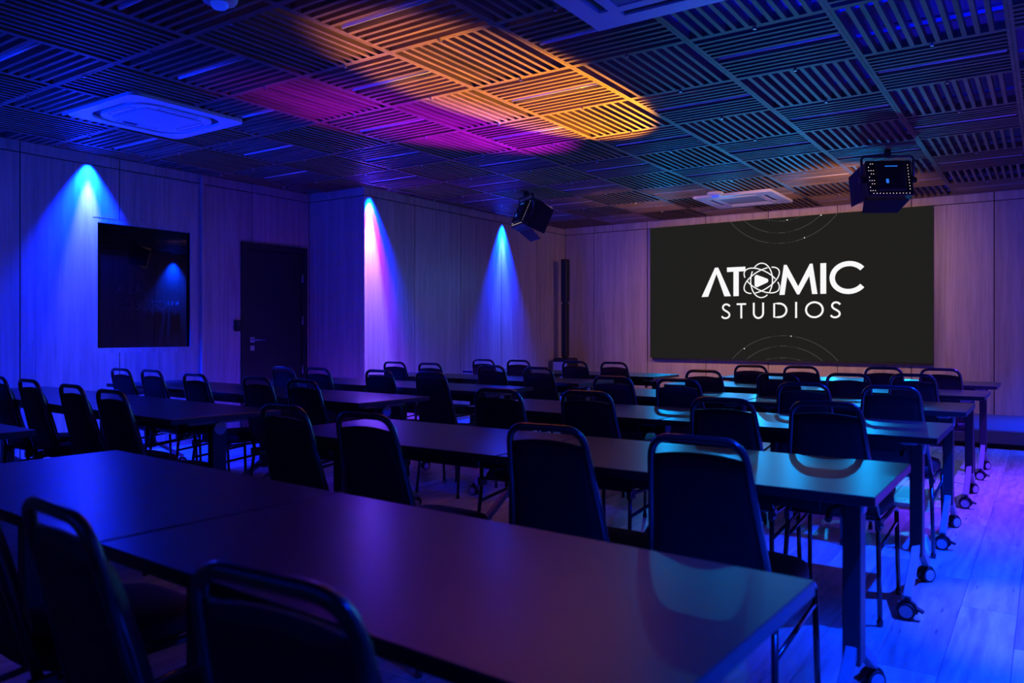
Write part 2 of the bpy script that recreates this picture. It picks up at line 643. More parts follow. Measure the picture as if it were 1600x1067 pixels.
tube_cache = {}
for (i, j, x0, x1, y0, y1) in cells:
    along = 'x' if (i + j) % 2 == 0 else 'y'
    cx, cy = (x0 + x1) / 2, (y0 + y1) / 2
    hx, hy = (x1 - x0) / 2 - 0.001, (y1 - y0) / 2 - 0.001
    fr = MB()
    fr.box(-hx, hx, -hy, -hy + FW, 0, SH)
    fr.box(-hx, hx, hy - FW, hy, 0, SH)
    fr.box(-hx, -hx + FW, -hy + FW, hy - FW, 0, SH)
    fr.box(hx - FW, hx, -hy + FW, hy - FW, 0, SH)
    # two carrier battens on top
    if along == 'x':
        fr.box(-hx * 0.55, -hx * 0.55 + 0.03, -hy, hy, SH, SH + 0.02)
        fr.box(hx * 0.55, hx * 0.55 + 0.03, -hy, hy, SH, SH + 0.02)
    else:
        fr.box(-hx, hx, -hy * 0.55, -hy * 0.55 + 0.03, SH, SH + 0.02)
        fr.box(-hx, hx, hy * 0.55, hy * 0.55 + 0.03, SH, SH + 0.02)
    pn = fr.build('ceiling_panel', M['slat' + along], ce, (cx, cy, CEIL))
    clip = MB().box(-0.008, 0.008, -hy - 0.006, -hy + 0.012, -0.014, 0.0).build('clip', M['steel'], pn)
    span = (hy if along == 'x' else hx) * 2 - FW * 2
    ln = (hx if along == 'x' else hy) * 2 - FW * 2
    n = max(2, int(round(span / (0.81 if along == 'x' else 0.76) * 12)))
    opened = (i, j) == (4, 1)       # the panel left open by the right wall
    join = MB()
    for k in range(1, n):
        t = -span / 2 + span * k / n
        if along == 'x' and abs(t) < 0.034:
            continue
        if opened and k not in (2, 3, 8):
            continue
        if (i, j) in single:
            link('slat', slat_mesh(along, ln), pn, (0, t, 0) if along == 'x' else (t, 0, 0))
        elif along == 'x':
            join.box(-ln / 2, ln / 2, t - SW / 2, t + SW / 2, 0, SH)
        else:
            join.box(t - SW / 2, t + SW / 2, -ln / 2, ln / 2, 0, SH)
    if join.v:
        q = join.build('slat', M['slat' + along], pn)
        q['kind'] = 'stuff'
    if along == 'x' and ln > 0.4:
        key = round(ln, 2)
        if key not in tube_cache:
            mb = MB()
            mb.m = 0
            mb.cyl((-ln / 2 + 0.012, 0, 0.016), (ln / 2 - 0.012, 0, 0.016), 0.011, n=10)
            mb.box(-ln / 2 + 0.005, ln / 2 - 0.005, -0.012, 0.012, 0.022, 0.045)
            tube_cache[key] = mb.mesh('light_tube', M['tube'])
        t = link('light_tube', tube_cache[key], pn, (0, 0, 0))
        t['label'] = 'unlit white light tube between the slats'

# corner bead on the left wall, window, door
bead = struct(MB().box(XL - PT, XL + 0.028, 4.925, 4.955, 0.0, CEIL - 0.02).build('trim_1', M['wall']))
wn = MB()
y0, y1, z0, z1 = WIN
f = 0.045
wn.box(XL - 0.02, XL - 0.001, y0 - f, y1 + f, z1, z1 + f)
wn.box(XL - 0.02, XL - 0.001, y0 - f, y1 + f, z0 - f, z0)
wn.box(XL - 0.02, XL - 0.001, y0 - f, y0, z0, z1)
wn.box(XL - 0.02, XL - 0.001, y1, y1 + f, z0, z1)
# reveals
wn.box(XL - 0.050, XL - 0.02, y0 - 0.01, y1 + 0.01, z1, z1 + 0.01)
wn.box(XL - 0.050, XL - 0.02, y0 - 0.01, y1 + 0.01, z0 - 0.01, z0)
wn.box(XL - 0.050, XL - 0.02, y0 - 0.01, y0, z0, z1)
wn.box(XL - 0.050, XL - 0.02, y1, y1 + 0.01, z0, z1)
win = struct(wn.build('window_1', M['wall']))
pane = MB().box(XL - 0.045, XL - 0.038, y0, y1, z0, z1).build('window_pane', M['glass'], win)

dy0, dy1, dz1 = DOOR[0], DOOR[1], DOOR[3]
dr = MB()
dr.box(XL - 0.02, XL + 0.016, dy0, dy0 + 0.075, 0, dz1)
dr.box(XL - 0.02, XL + 0.016, dy1 - 0.075, dy1, 0, dz1)
dr.box(XL - 0.02, XL + 0.016, dy0 + 0.075, dy1 - 0.075, dz1 - 0.075, dz1)
door = struct(dr.build('door_1', M['door']))
MB().bevbox(XL - 0.035, XL + 0.006, dy0 + 0.079, dy1 - 0.079, 0.006, dz1 - 0.079, 0.003).build('door_leaf', M['door'], door)
hd = MB()
hd.box(XL + 0.006, XL + 0.016, dy0 + 0.115, dy0 + 0.175, 1.045, 1.105)
hd.tube([(XL + 0.014, dy0 + 0.145, 1.075), (XL + 0.055, dy0 + 0.145, 1.075), (XL + 0.058, dy0 + 0.165, 1.075), (XL + 0.058, dy0 + 0.285, 1.075)], 0.010, 8)
hd.build('door_handle', M['steel'], door)
lk = MB()
lk.box(XL + 0.006, XL + 0.014, dy0 + 0.118, dy0 + 0.172, 0.955, 1.01)
lk.cyl((XL + 0.012, dy0 + 0.145, 0.983), (XL + 0.020, dy0 + 0.145, 0.983), 0.012, n=12)
lk.build('lock_plate', M['steel'], door)
for hz in (1.80, 1.30, 0.72):
    MB().cyl((XL + 0.016, dy1 - 0.077, hz - 0.05), (XL + 0.016, dy1 - 0.077, hz + 0.05), 0.008, n=8).build('hinge', M['steel'], door)

# access box beside the door
ab = MB().bevbox(XL, XL + 0.035, 5.335, 5.405, 1.17, 1.29, 0.006).build('access_keypad', M['black'])
tag(ab, 'small black access keypad on the wall beside the door handle', 'keypad')
MB().box(XL + 0.035, XL + 0.037, 5.35, 5.39, 1.235, 1.275).build('keypad_display', M['post'], ab)

# stage
sg = thing('stage', 'low carpeted stage step along the front wall', 'stage', (-3, 9.9, 0))
st = MB()
st.bevbox(XP - 0.0 + 3, XR + 3 - 0.0, 9.17 - 9.9, YF - 9.9, 0.045, 0.185, 0.012)
st.build('stage_deck', M['carpet'], sg)
MB().box(XP + 3, XR + 3, 9.22 - 9.9, YF - 9.9, 0.0, 0.045).build('stage_plinth', M['riser'], sg)

# ------------------------------------------------------------------ screen with its lettering
YS = 10.80
scr = thing('led_screen', 'big black screen on front wall showing white atom logo and two words', 'screen', (-3.04, YS, 0.78))


def S(x, z):
    return (x + 3.04, z - 0.78)


x0, x1, z0, z1 = -4.91 + 3.04, -1.17 + 3.04, -0.0, 2.71 - 0.78
MB().box(x0 + 0.03, x1 - 0.001, 0.006, 0.075, z0 - 0.028, z1 - 0.03).build('screen_housing', M['black'], scr)
MB().box(x0, x1, 0.0, 0.006, z0, z1).build('screen_face', M['screen'], scr)


def flat(name, polys, mat=M['logo'], lift=0.0016):
    mb = MB()
    for p in polys:
        mb.prism([S(*q) for q in p], 'y', -lift, -0.0002)
    return mb.build(name, mat, scr)


def stroke(pts, w, closed=False):
    """Quads along a polyline of width w."""
    out = []
    n = len(pts)
    offs = []
    for i in range(n):
        if closed:
            a, b = pts[i - 1], pts[(i + 1) % n]
        else:
            a, b = pts[max(0, i - 1)], pts[min(n - 1, i + 1)]
        dx, dz = b[0] - a[0], b[1] - a[1]
        L = math.hypot(dx, dz) or 1
        offs.append((-dz / L * w / 2, dx / L * w / 2))
    for i in range(n if closed else n - 1):
        j = (i + 1) % n
        p, q, a, b = pts[i], pts[j], offs[i], offs[j]
        out.append([(p[0] - a[0], p[1] - a[1]), (q[0] - b[0], q[1] - b[1]), (q[0] + b[0], q[1] + b[1]), (p[0] + a[0], p[1] + a[1])])
    return out


def strip(name, runs, w, mat=M['logo'], lift=0.0016):
    mb = MB()
    for pts, closed in runs:
        for q in stroke(pts, w, closed):
            mb.prism([S(*k) for k in q], 'y', -lift, -0.0002)
    return mb.build(name, mat, scr)


def arc(cx, cz, rx, rz, a0, a1, n=32, rot=0):
    o = []
    for k in range(n + 1):
        a = R(a0 + (a1 - a0) * k / n)
        x, z = rx * math.cos(a), rz * math.sin(a)
        o.append((cx + x * math.cos(rot) - z * math.sin(rot), cz + x * math.sin(rot) + z * math.cos(rot)))
    return o


flat('letter', [[(-4.111, 1.665), (-3.914, 2.075), (-3.892, 1.986), (-4.015, 1.665)], [(-3.914, 2.075), (-3.867, 2.075), (-3.892, 1.986)],
                [(-3.867, 2.075), (-3.684, 1.665), (-3.777, 1.665), (-3.892, 1.986)]])
flat('letter', [[(-3.74, 2.07), (-3.48, 2.07), (-3.48, 2.007), (-3.74, 2.007)], [(-3.648, 2.007), (-3.573, 2.007), (-3.573, 1.664), (-3.648, 1.664)]])
flat('letter', [[(-3.016, 1.665), (-2.956, 2.068), (-2.913, 1.909), (-2.947, 1.665)], [(-2.956, 2.068), (-2.920, 2.068), (-2.769, 1.773), (-2.769, 1.665), (-2.783, 1.665), (-2.913, 1.909)],
                [(-2.769, 1.773), (-2.619, 2.068), (-2.584, 2.068), (-2.626, 1.907), (-2.755, 1.665), (-2.769, 1.665)], [(-2.584, 2.068), (-2.523, 1.665), (-2.590, 1.665), (-2.626, 1.907)]])
flat('letter', [[(-2.486, 2.067), (-2.413, 2.067), (-2.413, 1.665), (-2.486, 1.665)]])
strip('letter', [(arc(-2.136, 1.866, 0.202, 0.180, 37, 323, 48), False)], 0.066)
WT = 0.025
strip('letter', [([(-3.815, 1.385), (-3.800, 1.367), (-3.778, 1.358), (-3.755, 1.357), (-3.730, 1.364), (-3.711, 1.380), (-3.704, 1.403), (-3.712, 1.427), (-3.733, 1.445),
                   (-3.772, 1.468), (-3.792, 1.486), (-3.800, 1.508), (-3.794, 1.530), (-3.778, 1.546), (-3.754, 1.553), (-3.730, 1.549), (-3.712, 1.538), (-3.700, 1.523)], False)], WT)
strip('letter', [([(-3.602, 1.551), (-3.470, 1.551)], False), ([(-3.537, 1.54), (-3.537, 1.352)], False)], WT)
strip('letter', [([(-3.363, 1.566), (-3.363, 1.43)] + arc(-3.299, 1.425, 0.064, 0.070, 180, 360, 18) + [(-3.235, 1.43), (-3.235, 1.566)], False)], WT)
strip('letter', [([(-3.086, 1.364), (-3.086, 1.549), (-3.03, 1.549)] + arc(-3.022, 1.457, 0.100, 0.092, 88, -88, 22) + [(-3.03, 1.365)], True)], WT)
strip('letter', [([(-2.796, 1.565), (-2.796, 1.350)], False)], WT)
strip('letter', [(arc(-2.562, 1.457, 0.106, 0.099, 0, 360, 40)[:-1], True)], WT)
strip('letter', [([(x + 1.459, z - 0.003) for x, z in
                   [(-3.815, 1.385), (-3.800, 1.367), (-3.778, 1.358), (-3.755, 1.357), (-3.730, 1.364), (-3.711, 1.380), (-3.704, 1.403), (-3.712, 1.427), (-3.733, 1.445),
                    (-3.772, 1.468), (-3.792, 1.486), (-3.800, 1.508), (-3.794, 1.530), (-3.778, 1.546), (-3.754, 1.553), (-3.730, 1.549), (-3.712, 1.538), (-3.700, 1.523)]], False)], WT)
AX, AZ = -3.257, 1.871
orb = [(90, 0.236, 0.149, ((592, 396), (462, 192))), (30, 0.268, 0.130, ((598, 184), (462, 392))), (-30, 0.268, 0.130, ((655, 290), (400, 270)))]
for rot, ra, rb, cuts in orb:
    ts = []
    for px, py in cuts:
        dx, dz = (px - 533) * 0.00148, -(py - 285) * 0.00151
        cr_, sr_ = math.cos(R(rot)), math.sin(R(rot))
        ts.append(math.degrees(math.atan2((-dx * sr_ + dz * cr_) / rb, (dx * cr_ + dz * sr_) / ra)))
    t0, t1 = sorted(ts)
    for a, b in ((t0 + 7, t1 - 7), (t1 + 7, t0 + 360 - 7)):
        strip('atom_orbit', [(arc(AX, AZ, ra, rb, a, b, 36, R(rot)), False)], 0.015)
flat('play_mark', [arc(-3.322, 1.918, 0.030, 0.030, 180, 62, 6) + arc(-3.195, 1.865, 0.030, 0.030, 60, -60, 6) + arc(-3.322, 1.810, 0.030, 0.030, -62, -180, 6)])


def circ3(a, b, c):
    ax, ay, bx, by, cx, cy = *a, *b, *c
    d = 2 * (ax * (by - cy) + bx * (cy - ay) + cx * (ay - by))
    ux = ((ax * ax + ay * ay) * (by - cy) + (bx * bx + by * by) * (cy - ay) + (cx * cx + cy * cy) * (ay - by)) / d
    uy = ((ax * ax + ay * ay) * (cx - bx) + (bx * bx + by * by) * (ax - cx) + (cx * cx + cy * cy) * (bx - ax)) / d
    return ux, uy, math.hypot(ax - ux, ay - uy)


for tri in (((-3.213, 2.708), (-2.985, 2.663), (-2.734, 2.708)), ((-3.497, 2.708), (-2.984, 2.505), (-2.477, 2.708)), ((-3.693, 2.708), (-2.984, 2.363), (-2.274, 2.708)),
            ((-3.195, 0.782), (-2.960, 0.814), (-2.735, 0.782)), ((-3.465, 0.782), (-2.956, 0.973), (-2.460, 0.782)), ((-3.665, 0.782), (-2.952, 1.113), (-2.265, 0.782))):
    cx, cz, r = circ3(*tri)
    a = [math.degrees(math.atan2(p[1] - cz, p[0] - cx)) for p in tri]
    top = cz > 1.7
    # broken around the middle, as on the screen
    h = abs(a[2] - a[0]) / 2
    mid = -90 if top else 90
    runs = []
    g = 0.17 / r * 57.3
    runs.append((arc(cx, cz, r, r, mid - h, mid - g, 24), False))
    runs.append((arc(cx, cz, r, r, mid + g, mid + h, 24), False))
    runs.append((arc(cx, cz, r, r, mid - g * 0.3, mid + g * 0.3, 6), False))
    for q in (0.45, 0.62, 0.8):
        runs.append((arc(cx, cz, r, r, mid + g * q, mid + g * (q + 0.08), 2), False))
        runs.append((arc(cx, cz, r, r, mid - g * q, mid - g * (q + 0.08), 2), False))
    for run in runs[:3]:
        strip('ring_line', [run], 0.006, M['arc'], 0.0010)
    q = strip('ring_dash', runs[3:], 0.006, M['arc'], 0.0010)
    q['kind'] = 'stuff'
for x, z in ((-2.913, 2.672), (-2.477, 2.700), (-2.688, 2.418), (-3.495, 0.932), (-2.862, 1.107)):
    flat('ring_dot', [arc(x, z, 0.007, 0.007, 0, 330, 11)], M['logo'], 0.0018)

# ------------------------------------------------------------------ lettering on the right wall (seen reflected)
sgn = thing('wall_lettering', 'raised metal lettering on the right wall, mirrored in the dark window', 'sign', (XR, 9.3, 1.6))


def wall_text(txt, ytop, z, size, step):
    yy = ytop
    for ch in txt:
        cu = bpy.data.curves.new('letter', 'FONT')
        cu.body = ch
        cu.size = size
        cu.extrude = 0.012
        cu.materials.append(M['sign'])
        tmp = bpy.data.objects.new('letter', cu)
        me = bpy.data.meshes.new_from_object(tmp)
        bpy.data.objects.remove(tmp)
        me.materials.clear()
        me.materials.append(M['sign'])
        o = link('letter', me, sgn)
        # reads left to right for someone facing the wall: left is towards +Y
        o.rotation_euler = (PI / 2, 0, -PI / 2)
        o.location = (-PT - 0.016, yy - 9.3, z - 1.6)
        yy -= step.get(ch, step['_'])
    return yy


wall_text('MICROEC', 9.86, 1.63, 0.27, {'_': 0.185, 'M': 0.23, 'I': 0.09, 'E': 0.16, 'C': 0.20})
wall_text('CASA', 9.20, 1.95, 0.27, {'_': 0.19})

# ------------------------------------------------------------------ column loudspeaker in the front left corner
sp = thing('column_speaker', 'slim black column loudspeaker on a bass cabinet in the front corner', 'speaker', (-6.17, 10.45, 0.185), R(0))
MB().bevbox(-0.14, 0.14, -0.16, 0.16, 0, 0.58, 0.02).build('bass_cabinet', M['black'], sp)
MB().bevbox(-0.045, 0.045, -0.05, 0.05, 0.60, 1.42, 0.008).build('spacer_column', M['black'], sp)
MB().bevbox(-0.05, 0.05, -0.055, 0.055, 1.44, 2.10, 0.008).build('driver_column', M['black'], sp)
MB().cyl((0, 0, 0.57), (0, 0, 0.605), 0.06, 0.045, 16).build('base_collar', M['black'], sp)
MB().box(-0.035, 0.035, -0.035, 0.035, 1.41, 1.45).build('joint_block', M['post'], sp)
MB().box(-0.12, 0.12, -0.165, -0.158, 0.06, 0.52).build('speaker_grille', M['grille'], sp)

# ------------------------------------------------------------------ air-conditioning cassettes
def rrect(hx, hy, r, n=6):
    o = []
    for cx, cy, a in ((hx - r, hy - r, 0), (-hx + r, hy - r, 90), (-hx + r, -hy + r, 180), (hx - r, -hy + r, 270)):
        for k in range(n + 1):
            t = R(a + 90 * k / n)
            o.append((cx + r * math.cos(t), cy + r * math.sin(t)))
    return o


def ring(mb, outer, inner, z0, z1):
    b = len(mb.v)
    n = len(outer)
    for poly in (outer, inner):
        for z in (z0, z1):
            mb.v += [(p[0], p[1], z) for p in poly]
    for i in range(n):
        j = (i + 1) % n
        mb.face([b + i, b + j, b + 2 * n + j, b + 2 * n + i])
        mb.face([b + n + i, b + n + j, b + 3 * n + j, b + 3 * n + i])
        mb.face([b + i, b + j, b + n + j, b + n + i])
        mb.face([b + 2 * n + i, b + 2 * n + j, b + 3 * n + j, b + 3 * n + i])


# round-cornered cassette on the left
ax, ay, aw = ACS['round']
ac = thing('air_conditioner', 'white ceiling cassette with rounded corners and perforated grille, at left', 'air conditioner', (ax, ay, CEIL), 0, 'ceiling air conditioners')
fr = MB()
ring(fr, rrect(aw / 2, aw / 2, 0.07), rrect(0.378, 0.378, 0.20), -0.024, 0.002)
fr.build('cassette_frame', M['white'], ac)
MB().prism(rrect(0.379, 0.379, 0.20), 'z', -0.003, 0.001).build('air_slot', M['slot'], ac)
MB().prism(rrect(0.325, 0.325, 0.16), 'z', -0.024, -0.003).build('cassette_cover', M['white'], ac)
gr = MB()
gr.prism(rrect(0.235, 0.235, 0.03), 'z', -0.029, -0.025)
gr.build('intake_grille', M['grille'], ac)
dots = MB()
for a in range(26):
    for b in range(26):
        px, py = -0.222 + a * 0.0178 + (0.0089 if b % 2 else 0), -0.222 + b * 0.0178
        if abs(px) < 0.228:
            dots.box(px - 0.006, px + 0.006, py - 0.006, py + 0.006, -0.0305, -0.029)
q = dots.build('grille_mesh', M['white'], gr and ac.children[-1])
q['kind'] = 'stuff'
for rz in range(4):
    lv = MB()
    ring(lv, rrect(0.16, 0.027, 0.025, 4), rrect(0.157, 0.024, 0.022, 4), -0.026, -0.023)
    o = lv.build('louver', M['slot'], ac)
    o.rotation_euler = (0, 0, rz * PI / 2)
    dx, dy = (0, 0.277) if rz == 0 else (-0.277, 0) if rz == 1 else (0, -0.277) if rz == 2 else (0.277, 0)
    o.location = (dx, dy, 0)
MB().box(-0.30, -0.255, -0.11, 0.0, -0.026, -0.023).build('sensor_strip', M['slot'], ac)


def square_ac(key, label):
    ax, ay, aw = ACS[key]
    ac = thing('air_conditioner', label, 'air conditioner', (ax, ay, CEIL), 0, 'ceiling air conditioners')
    h = aw / 2
    # frame with four straight slots
    mb = MB()
    hole = 0.055
    s0, s1 = 0.30, 0.355
    rects = rect_minus((-h, h, -h, h), [(-0.26, 0.26, s0, s1), (-0.26, 0.26, -s1, -s0), (s0, s1, -0.26, 0.26), (-s1, -s0, -0.26, 0.26), (-0.24, 0.24, -0.24, 0.24)])
    for a0, a1, b0, b1 in rects:
        mb.box(a0, a1, b0, b1, -0.034, -0.002)
    mb.build('cassette_frame', M['white'], ac)
    for a0, a1, b0, b1 in ((-0.26, 0.26, s0, s1), (-0.26, 0.26, -s1, -s0), (s0, s1, -0.26, 0.26), (-s1, -s0, -0.26, 0.26)):
        MB().box(a0, a1, b0, b1, -0.010, -0.004).build('air_slot', M['slot'], ac)
        fl_ = MB()
        if a1 - a0 > 0.3:
            m = (b0 + b1) / 2
            fl_.box(a0 + 0.01, a1 - 0.01, m - 0.004, m + 0.012, -0.028, -0.022)
        else:
            m = (a0 + a1) / 2
            fl_.box(m - 0.004, m + 0.012, b0 + 0.01, b1 - 0.01, -0.028, -0.022)
        fl_.build('louver', M['slot'], ac)
    MB().box(-0.238, 0.238, -0.238, 0.238, -0.030, -0.006).build('intake_grille', M['grille'], ac)
    return ac


square_ac('near', 'white square ceiling cassette cut by the top edge of the picture')
a3 = square_ac('front', 'white square ceiling cassette close to the front wall above the screen')
MB().cyl((0.275, 0.02, -0.038), (0.275, 0.02, -0.034), 0.006, n=8).build('indicator', M['redled'], a3)

# smoke detectors
for (dx, dy, rr, lab) in ((-3.36, 2.36, 0.085, 'white round smoke detector at the top edge of the picture'), (-3.25, 8.98, 0.095, 'white round smoke detector beside the front ceiling cassette')):
    sd = thing('smoke_detector', lab, 'smoke detector', (dx, dy, CEIL), 0, 'smoke detectors')
    MB().lathe([(rr, 0.0), (rr, -0.018), (rr * 0.92, -0.03), (rr * 0.55, -0.036)], 28).build('detector_base', M['white'], sd)
    MB().lathe([(rr * 0.5, -0.034), (rr * 0.48, -0.05), (rr * 0.38, -0.06)], 24).build('detector_dome', M['sensor'], sd)

# ------------------------------------------------------------------ stage lights with barn doors
def stage_light(loc, rz, pitch, label, watts, colr):
    """LED panel lamp: faces +Y locally (away from the camera), hung in a yoke from the grid."""
    t = thing('stage_light', label, 'stage light', loc, rz, 'stage lights')
    Wd, Hd, Dp = 0.20, 0.17, 0.06
    pz = -0.275                         # pivot height below the ceiling
    T = Matrix.Translation((0, 0, pz)) @ Matrix.Rotation(pitch, 4, 'X')

    def tb(*a):
        return MB().bevbox(*a, 0.008, T)
    hs = MB()
    hs.bevbox(-Wd, Wd, -Dp, Dp * 0.5, -Hd, Hd, 0.012, T)
    hs.bevbox(-Wd * 0.62, Wd * 0.62, -Dp - 0.035, -Dp + 0.005, -Hd * 0.8, Hd * 0.8, 0.01, T)
    house = hs.build('lamp_housing', M['black'], t)
    holes = MB()

    def hole(x, z, y=-Dp - 0.0015, r=0.0026):
        holes.box(x - r, x + r, y - 0.001, y + 0.001, z - r, z + r, T)
    for k in range(9):
        z = Hd * 0.78 - k * Hd * 0.19
        for x in (-Wd * 0.9, -Wd * 0.8, -Wd * 0.7):
            if (k + int(x * 100)) % 3:
                hole(x, z)
        hole(Wd * 0.82, z * 0.9)
    for k in range(12):
        hole(-Wd * 0.78 + k * Wd * 0.142, -Hd * 0.9)
    q = holes.build('vent_hole', M['hole'], house)
    q['kind'] = 'stuff'
    MB().box(-0.05, 0.06, -Dp - 0.037, -Dp - 0.034, 0.09, 0.098, T).build('status_display', M['display'], house)
    MB().box(-0.052, -0.028, -Dp - 0.037, -Dp - 0.034, -0.07, -0.03, T).build('status_display', M['display'], house)
    rim = MB()
    for a_ in ((-Wd, Wd, Hd * 0.9, Hd), (-Wd, Wd, -Hd, -Hd * 0.9), (-Wd, -Wd * 0.92, -Hd * 0.9, Hd * 0.9), (Wd * 0.92, Wd, -Hd * 0.9, Hd * 0.9)):
        rim.box(a_[0], a_[1], Dp * 0.5 - 0.004, Dp * 0.5 + 0.03, a_[2], a_[3], T)
    rim.build('front_rim', M['black'], t)
    MB().box(-Wd * 0.9, Wd * 0.9, Dp * 0.5, Dp * 0.5 + 0.003, -Hd * 0.88, Hd * 0.88, T).build('led_face', M['lit'], t)
    # barn doors around the front
    y = Dp * 0.5 + 0.03
    L = 0.17

    def door(p0, p1, p2, p3):
        a, b, c, d = [Vector(p) for p in (p0, p1, p2, p3)]
        n = (b - a).cross(c - a).normalized() * 0.0015
        mb = MB()
        mb.v = [tuple(T @ (v + s * n)) for s in (-1, 1) for v in (a, b, c, d)]
        for f_ in ((0, 1, 2, 3), (7, 6, 5, 4), (0, 4, 5, 1), (1, 5, 6, 2), (2, 6, 7, 3), (3, 7, 4, 0)):
            mb.face(list(f_))
        return mb.build('barn_door', M['black'], t)
    fl = 0.05
    door((-Wd, y, -Hd), (Wd, y, -Hd), (Wd * 0.80, y + L, -Hd - fl), (-Wd * 0.80, y + L, -Hd - fl))
    door((-Wd, y, Hd), (Wd, y, Hd), (Wd * 0.80, y + L, Hd + fl * 0.25), (-Wd * 0.80, y + L, Hd + fl * 0.25))
    door((-Wd, y, -Hd), (-Wd, y, Hd), (-Wd - fl, y + L, Hd * 0.80), (-Wd - fl, y + L, -Hd * 0.95))
    door((Wd, y, -Hd), (Wd, y, Hd), (Wd + fl * 0.2, y + L, Hd * 0.80), (Wd + fl * 0.2, y + L, -Hd * 0.95))
    # yoke
    yk = MB()
    yw = Wd + 0.028
    yk.tube([(-yw, 0, pz), (-yw, 0, -0.085), (-yw + 0.012, 0, -0.066), (-yw + 0.03, 0, -0.06), (yw - 0.03, 0, -0.06), (yw - 0.012, 0, -0.066), (yw, 0, -0.085), (yw, 0, pz)], 0.011, 8)
    yk.build('yoke', M['frame'], t)
    for sx in (-1, 1):
        MB().cyl((sx * (Wd - 0.002), 0, pz), (sx * (yw + 0.022), 0, pz), 0.026, n=14).build('pivot_knob', M['black'], t)
    cl = MB()
    cl.cyl((-0.02, 0, -0.028), (0.02, 0, -0.028), 0.030, n=16)
    cl.cyl((0, 0, -0.075), (0, 0, -0.01), 0.010, n=8)
    cl.box(-0.012, 0.012, -0.012, 0.012, -0.02, 0.0)
    cl.build('clamp', M['black'], t)
    # the lamp itself
    l = bpy.data.lights.new('stage_lamp', 'AREA')
    l.energy = watts
    l.color = colr
    l.shape = 'RECTANGLE'
    l.size = Wd * 1.7
    l.size_y = Hd * 1.7
    l.spread = R(100)
    lo = bpy.data.objects.new('stage_lamp', l)
    COL.objects.link(lo)
    lo.parent = t
    p = T @ Vector((0, Dp * 0.5 + 0.012, 0))
    lo.location = p
    dirv = (T.to_3x3() @ Vector((0, 1, 0)))
    lo.rotation_euler = dirv.to_track_quat('-Z', 'Y').to_euler()
    return t


stage_light((-1.21, 7.77, CEIL), R(31), R(-14), 'black barn-door stage light on the right, seen from behind', 19, (1.0, 0.52, 0.34))
stage_light((-5.05, 7.65, CEIL), R(-36), R(-24), 'black barn-door stage light on the left, turned towards the screen', 16, (1.0, 0.50, 0.34))

# cables and conduit above the open panel at top right
cb = MB()
cb.tube([(-0.62, 3.3, 3.02), (-0.45, 3.75, 2.97), (-0.30, 4.15, 2.93), (-0.12, 4.3, 2.95), (0.0, 4.05, 3.02), (0.12, 3.6, 3.08)], 0.006, 6)
cb.tube([(-0.8, 5.0, 2.95), (-0.3, 4.95, 2.92), (0.2, 4.9, 2.93), (0.6, 4.95, 2.95)], 0.006, 6)
o = cb.build('ceiling_cable', M['cable'])
tag(o, 'loose black cables above the open slats at top right', 'cable')
td = MB().box(-1.1, 0.66, -0.03, 0.03, 0, 0.05).build('cable_conduit', M['tray'], None, (0, 4.2, 3.04))
td.rotation_euler = (0, 0, R(-32))
tag(td, 'reddish conduit crossing above the slats at top right', 'conduit')

# ------------------------------------------------------------------ tables
def caster_parts(tab, x, y, spin):
    c = MB()
    c.cyl((0, 0, 0.062), (0, 0, 0.095), 0.012, n=8)
    # hood over the twin wheels
    n = 10
    prof = [(0.040 * math.cos(R(-15 + 210 * k / n)), 0.036 + 0.040 * math.sin(R(-15 + 210 * k / n))) for k in range(n + 1)]
    c.prism(prof + [(0.0, 0.04)], 'x', -0.010, 0.010)
    c.prism([(0.034, 0.052), (0.062, 0.040), (0.060, 0.034), (0.036, 0.042)], 'x', -0.014, 0.014)
    o = c.build('caster', M['rubber'], tab, (x, y, 0))
    o.rotation_euler = (0, 0, spin)
    for s in (-1, 1):
        wv = MB()
        wv.cyl((s * 0.011, 0, 0.033), (s * 0.024, 0, 0.033), 0.033, n=18)
        wv.m = 1
        wv.cyl((s * 0.0242, 0, 0.033), (s * 0.0262, 0, 0.033), 0.025, n=18)
        wv.build('wheel', [M['rubber'], M['hub']], o)
    return o


def make_table(L):
    t = thing('folding_table', '', 'table')
    D = 0.62
    MB().bevbox(-L / 2, L / 2, -D / 2, D / 2, 0.713, 0.740, 0.002).build('tabletop', M['top'], t)
    MB().box(-L / 2 + 0.13, L / 2 - 0.13, -0.03, 0.03, 0.635, 0.690).build('beam', M['post'], t)
    MB().box(-L / 2 + 0.16, L / 2 - 0.16, -0.20, -0.185, 0.665, 0.712).build('apron_rail', M['post'], t)
    for sx in (-1, 1):
        px = sx * (L / 2 - 0.11)
        MB().bevbox(px - 0.025, px + 0.025, -0.04, 0.04, 0.19, 0.675, 0.004).build('post', M['post'], t)
        h = MB()
        h.bevbox(px - 0.045, px + 0.02, -0.17, 0.17, 0.688, 0.713, 0.004)
        h.cyl((px - 0.05, 0, 0.665), (px + 0.032, 0, 0.665), 0.034, n=14)
        h.build('hinge_bracket', M['foot'], t)
        lv = MB()
        lv.tube([(px - 0.03 * sx, -0.05, 0.655), (px - 0.04 * sx, -0.12, 0.65), (px - 0.04 * sx, -0.15, 0.63)], 0.010, 6)
        lv.build('release_lever', M['rubber'], t)
        for sy in (-1, 1):
            f = MB()
            A = Vector((px, sy * 0.028, 0.235))
            B = Vector((px, sy * 0.285, 0.085))
            d = (B - A).normalized()
            ang = math.atan2(d.z, d.y)
            T = Matrix.Translation(A) @ Matrix.Rotation(ang, 4, 'X')
            f.bevbox(-0.016, 0.016, 0.0, (B - A).length + 0.012, -0.016, 0.016, 0.003, T)
            f.build('foot', M['foot'], t)
            caster_parts(t, px, sy * 0.29, R({(-1, -1): 20, (-1, 1): 160, (1, -1): -95, (1, 1): 140}[(sx, sy)]))
    return t


protos = {}


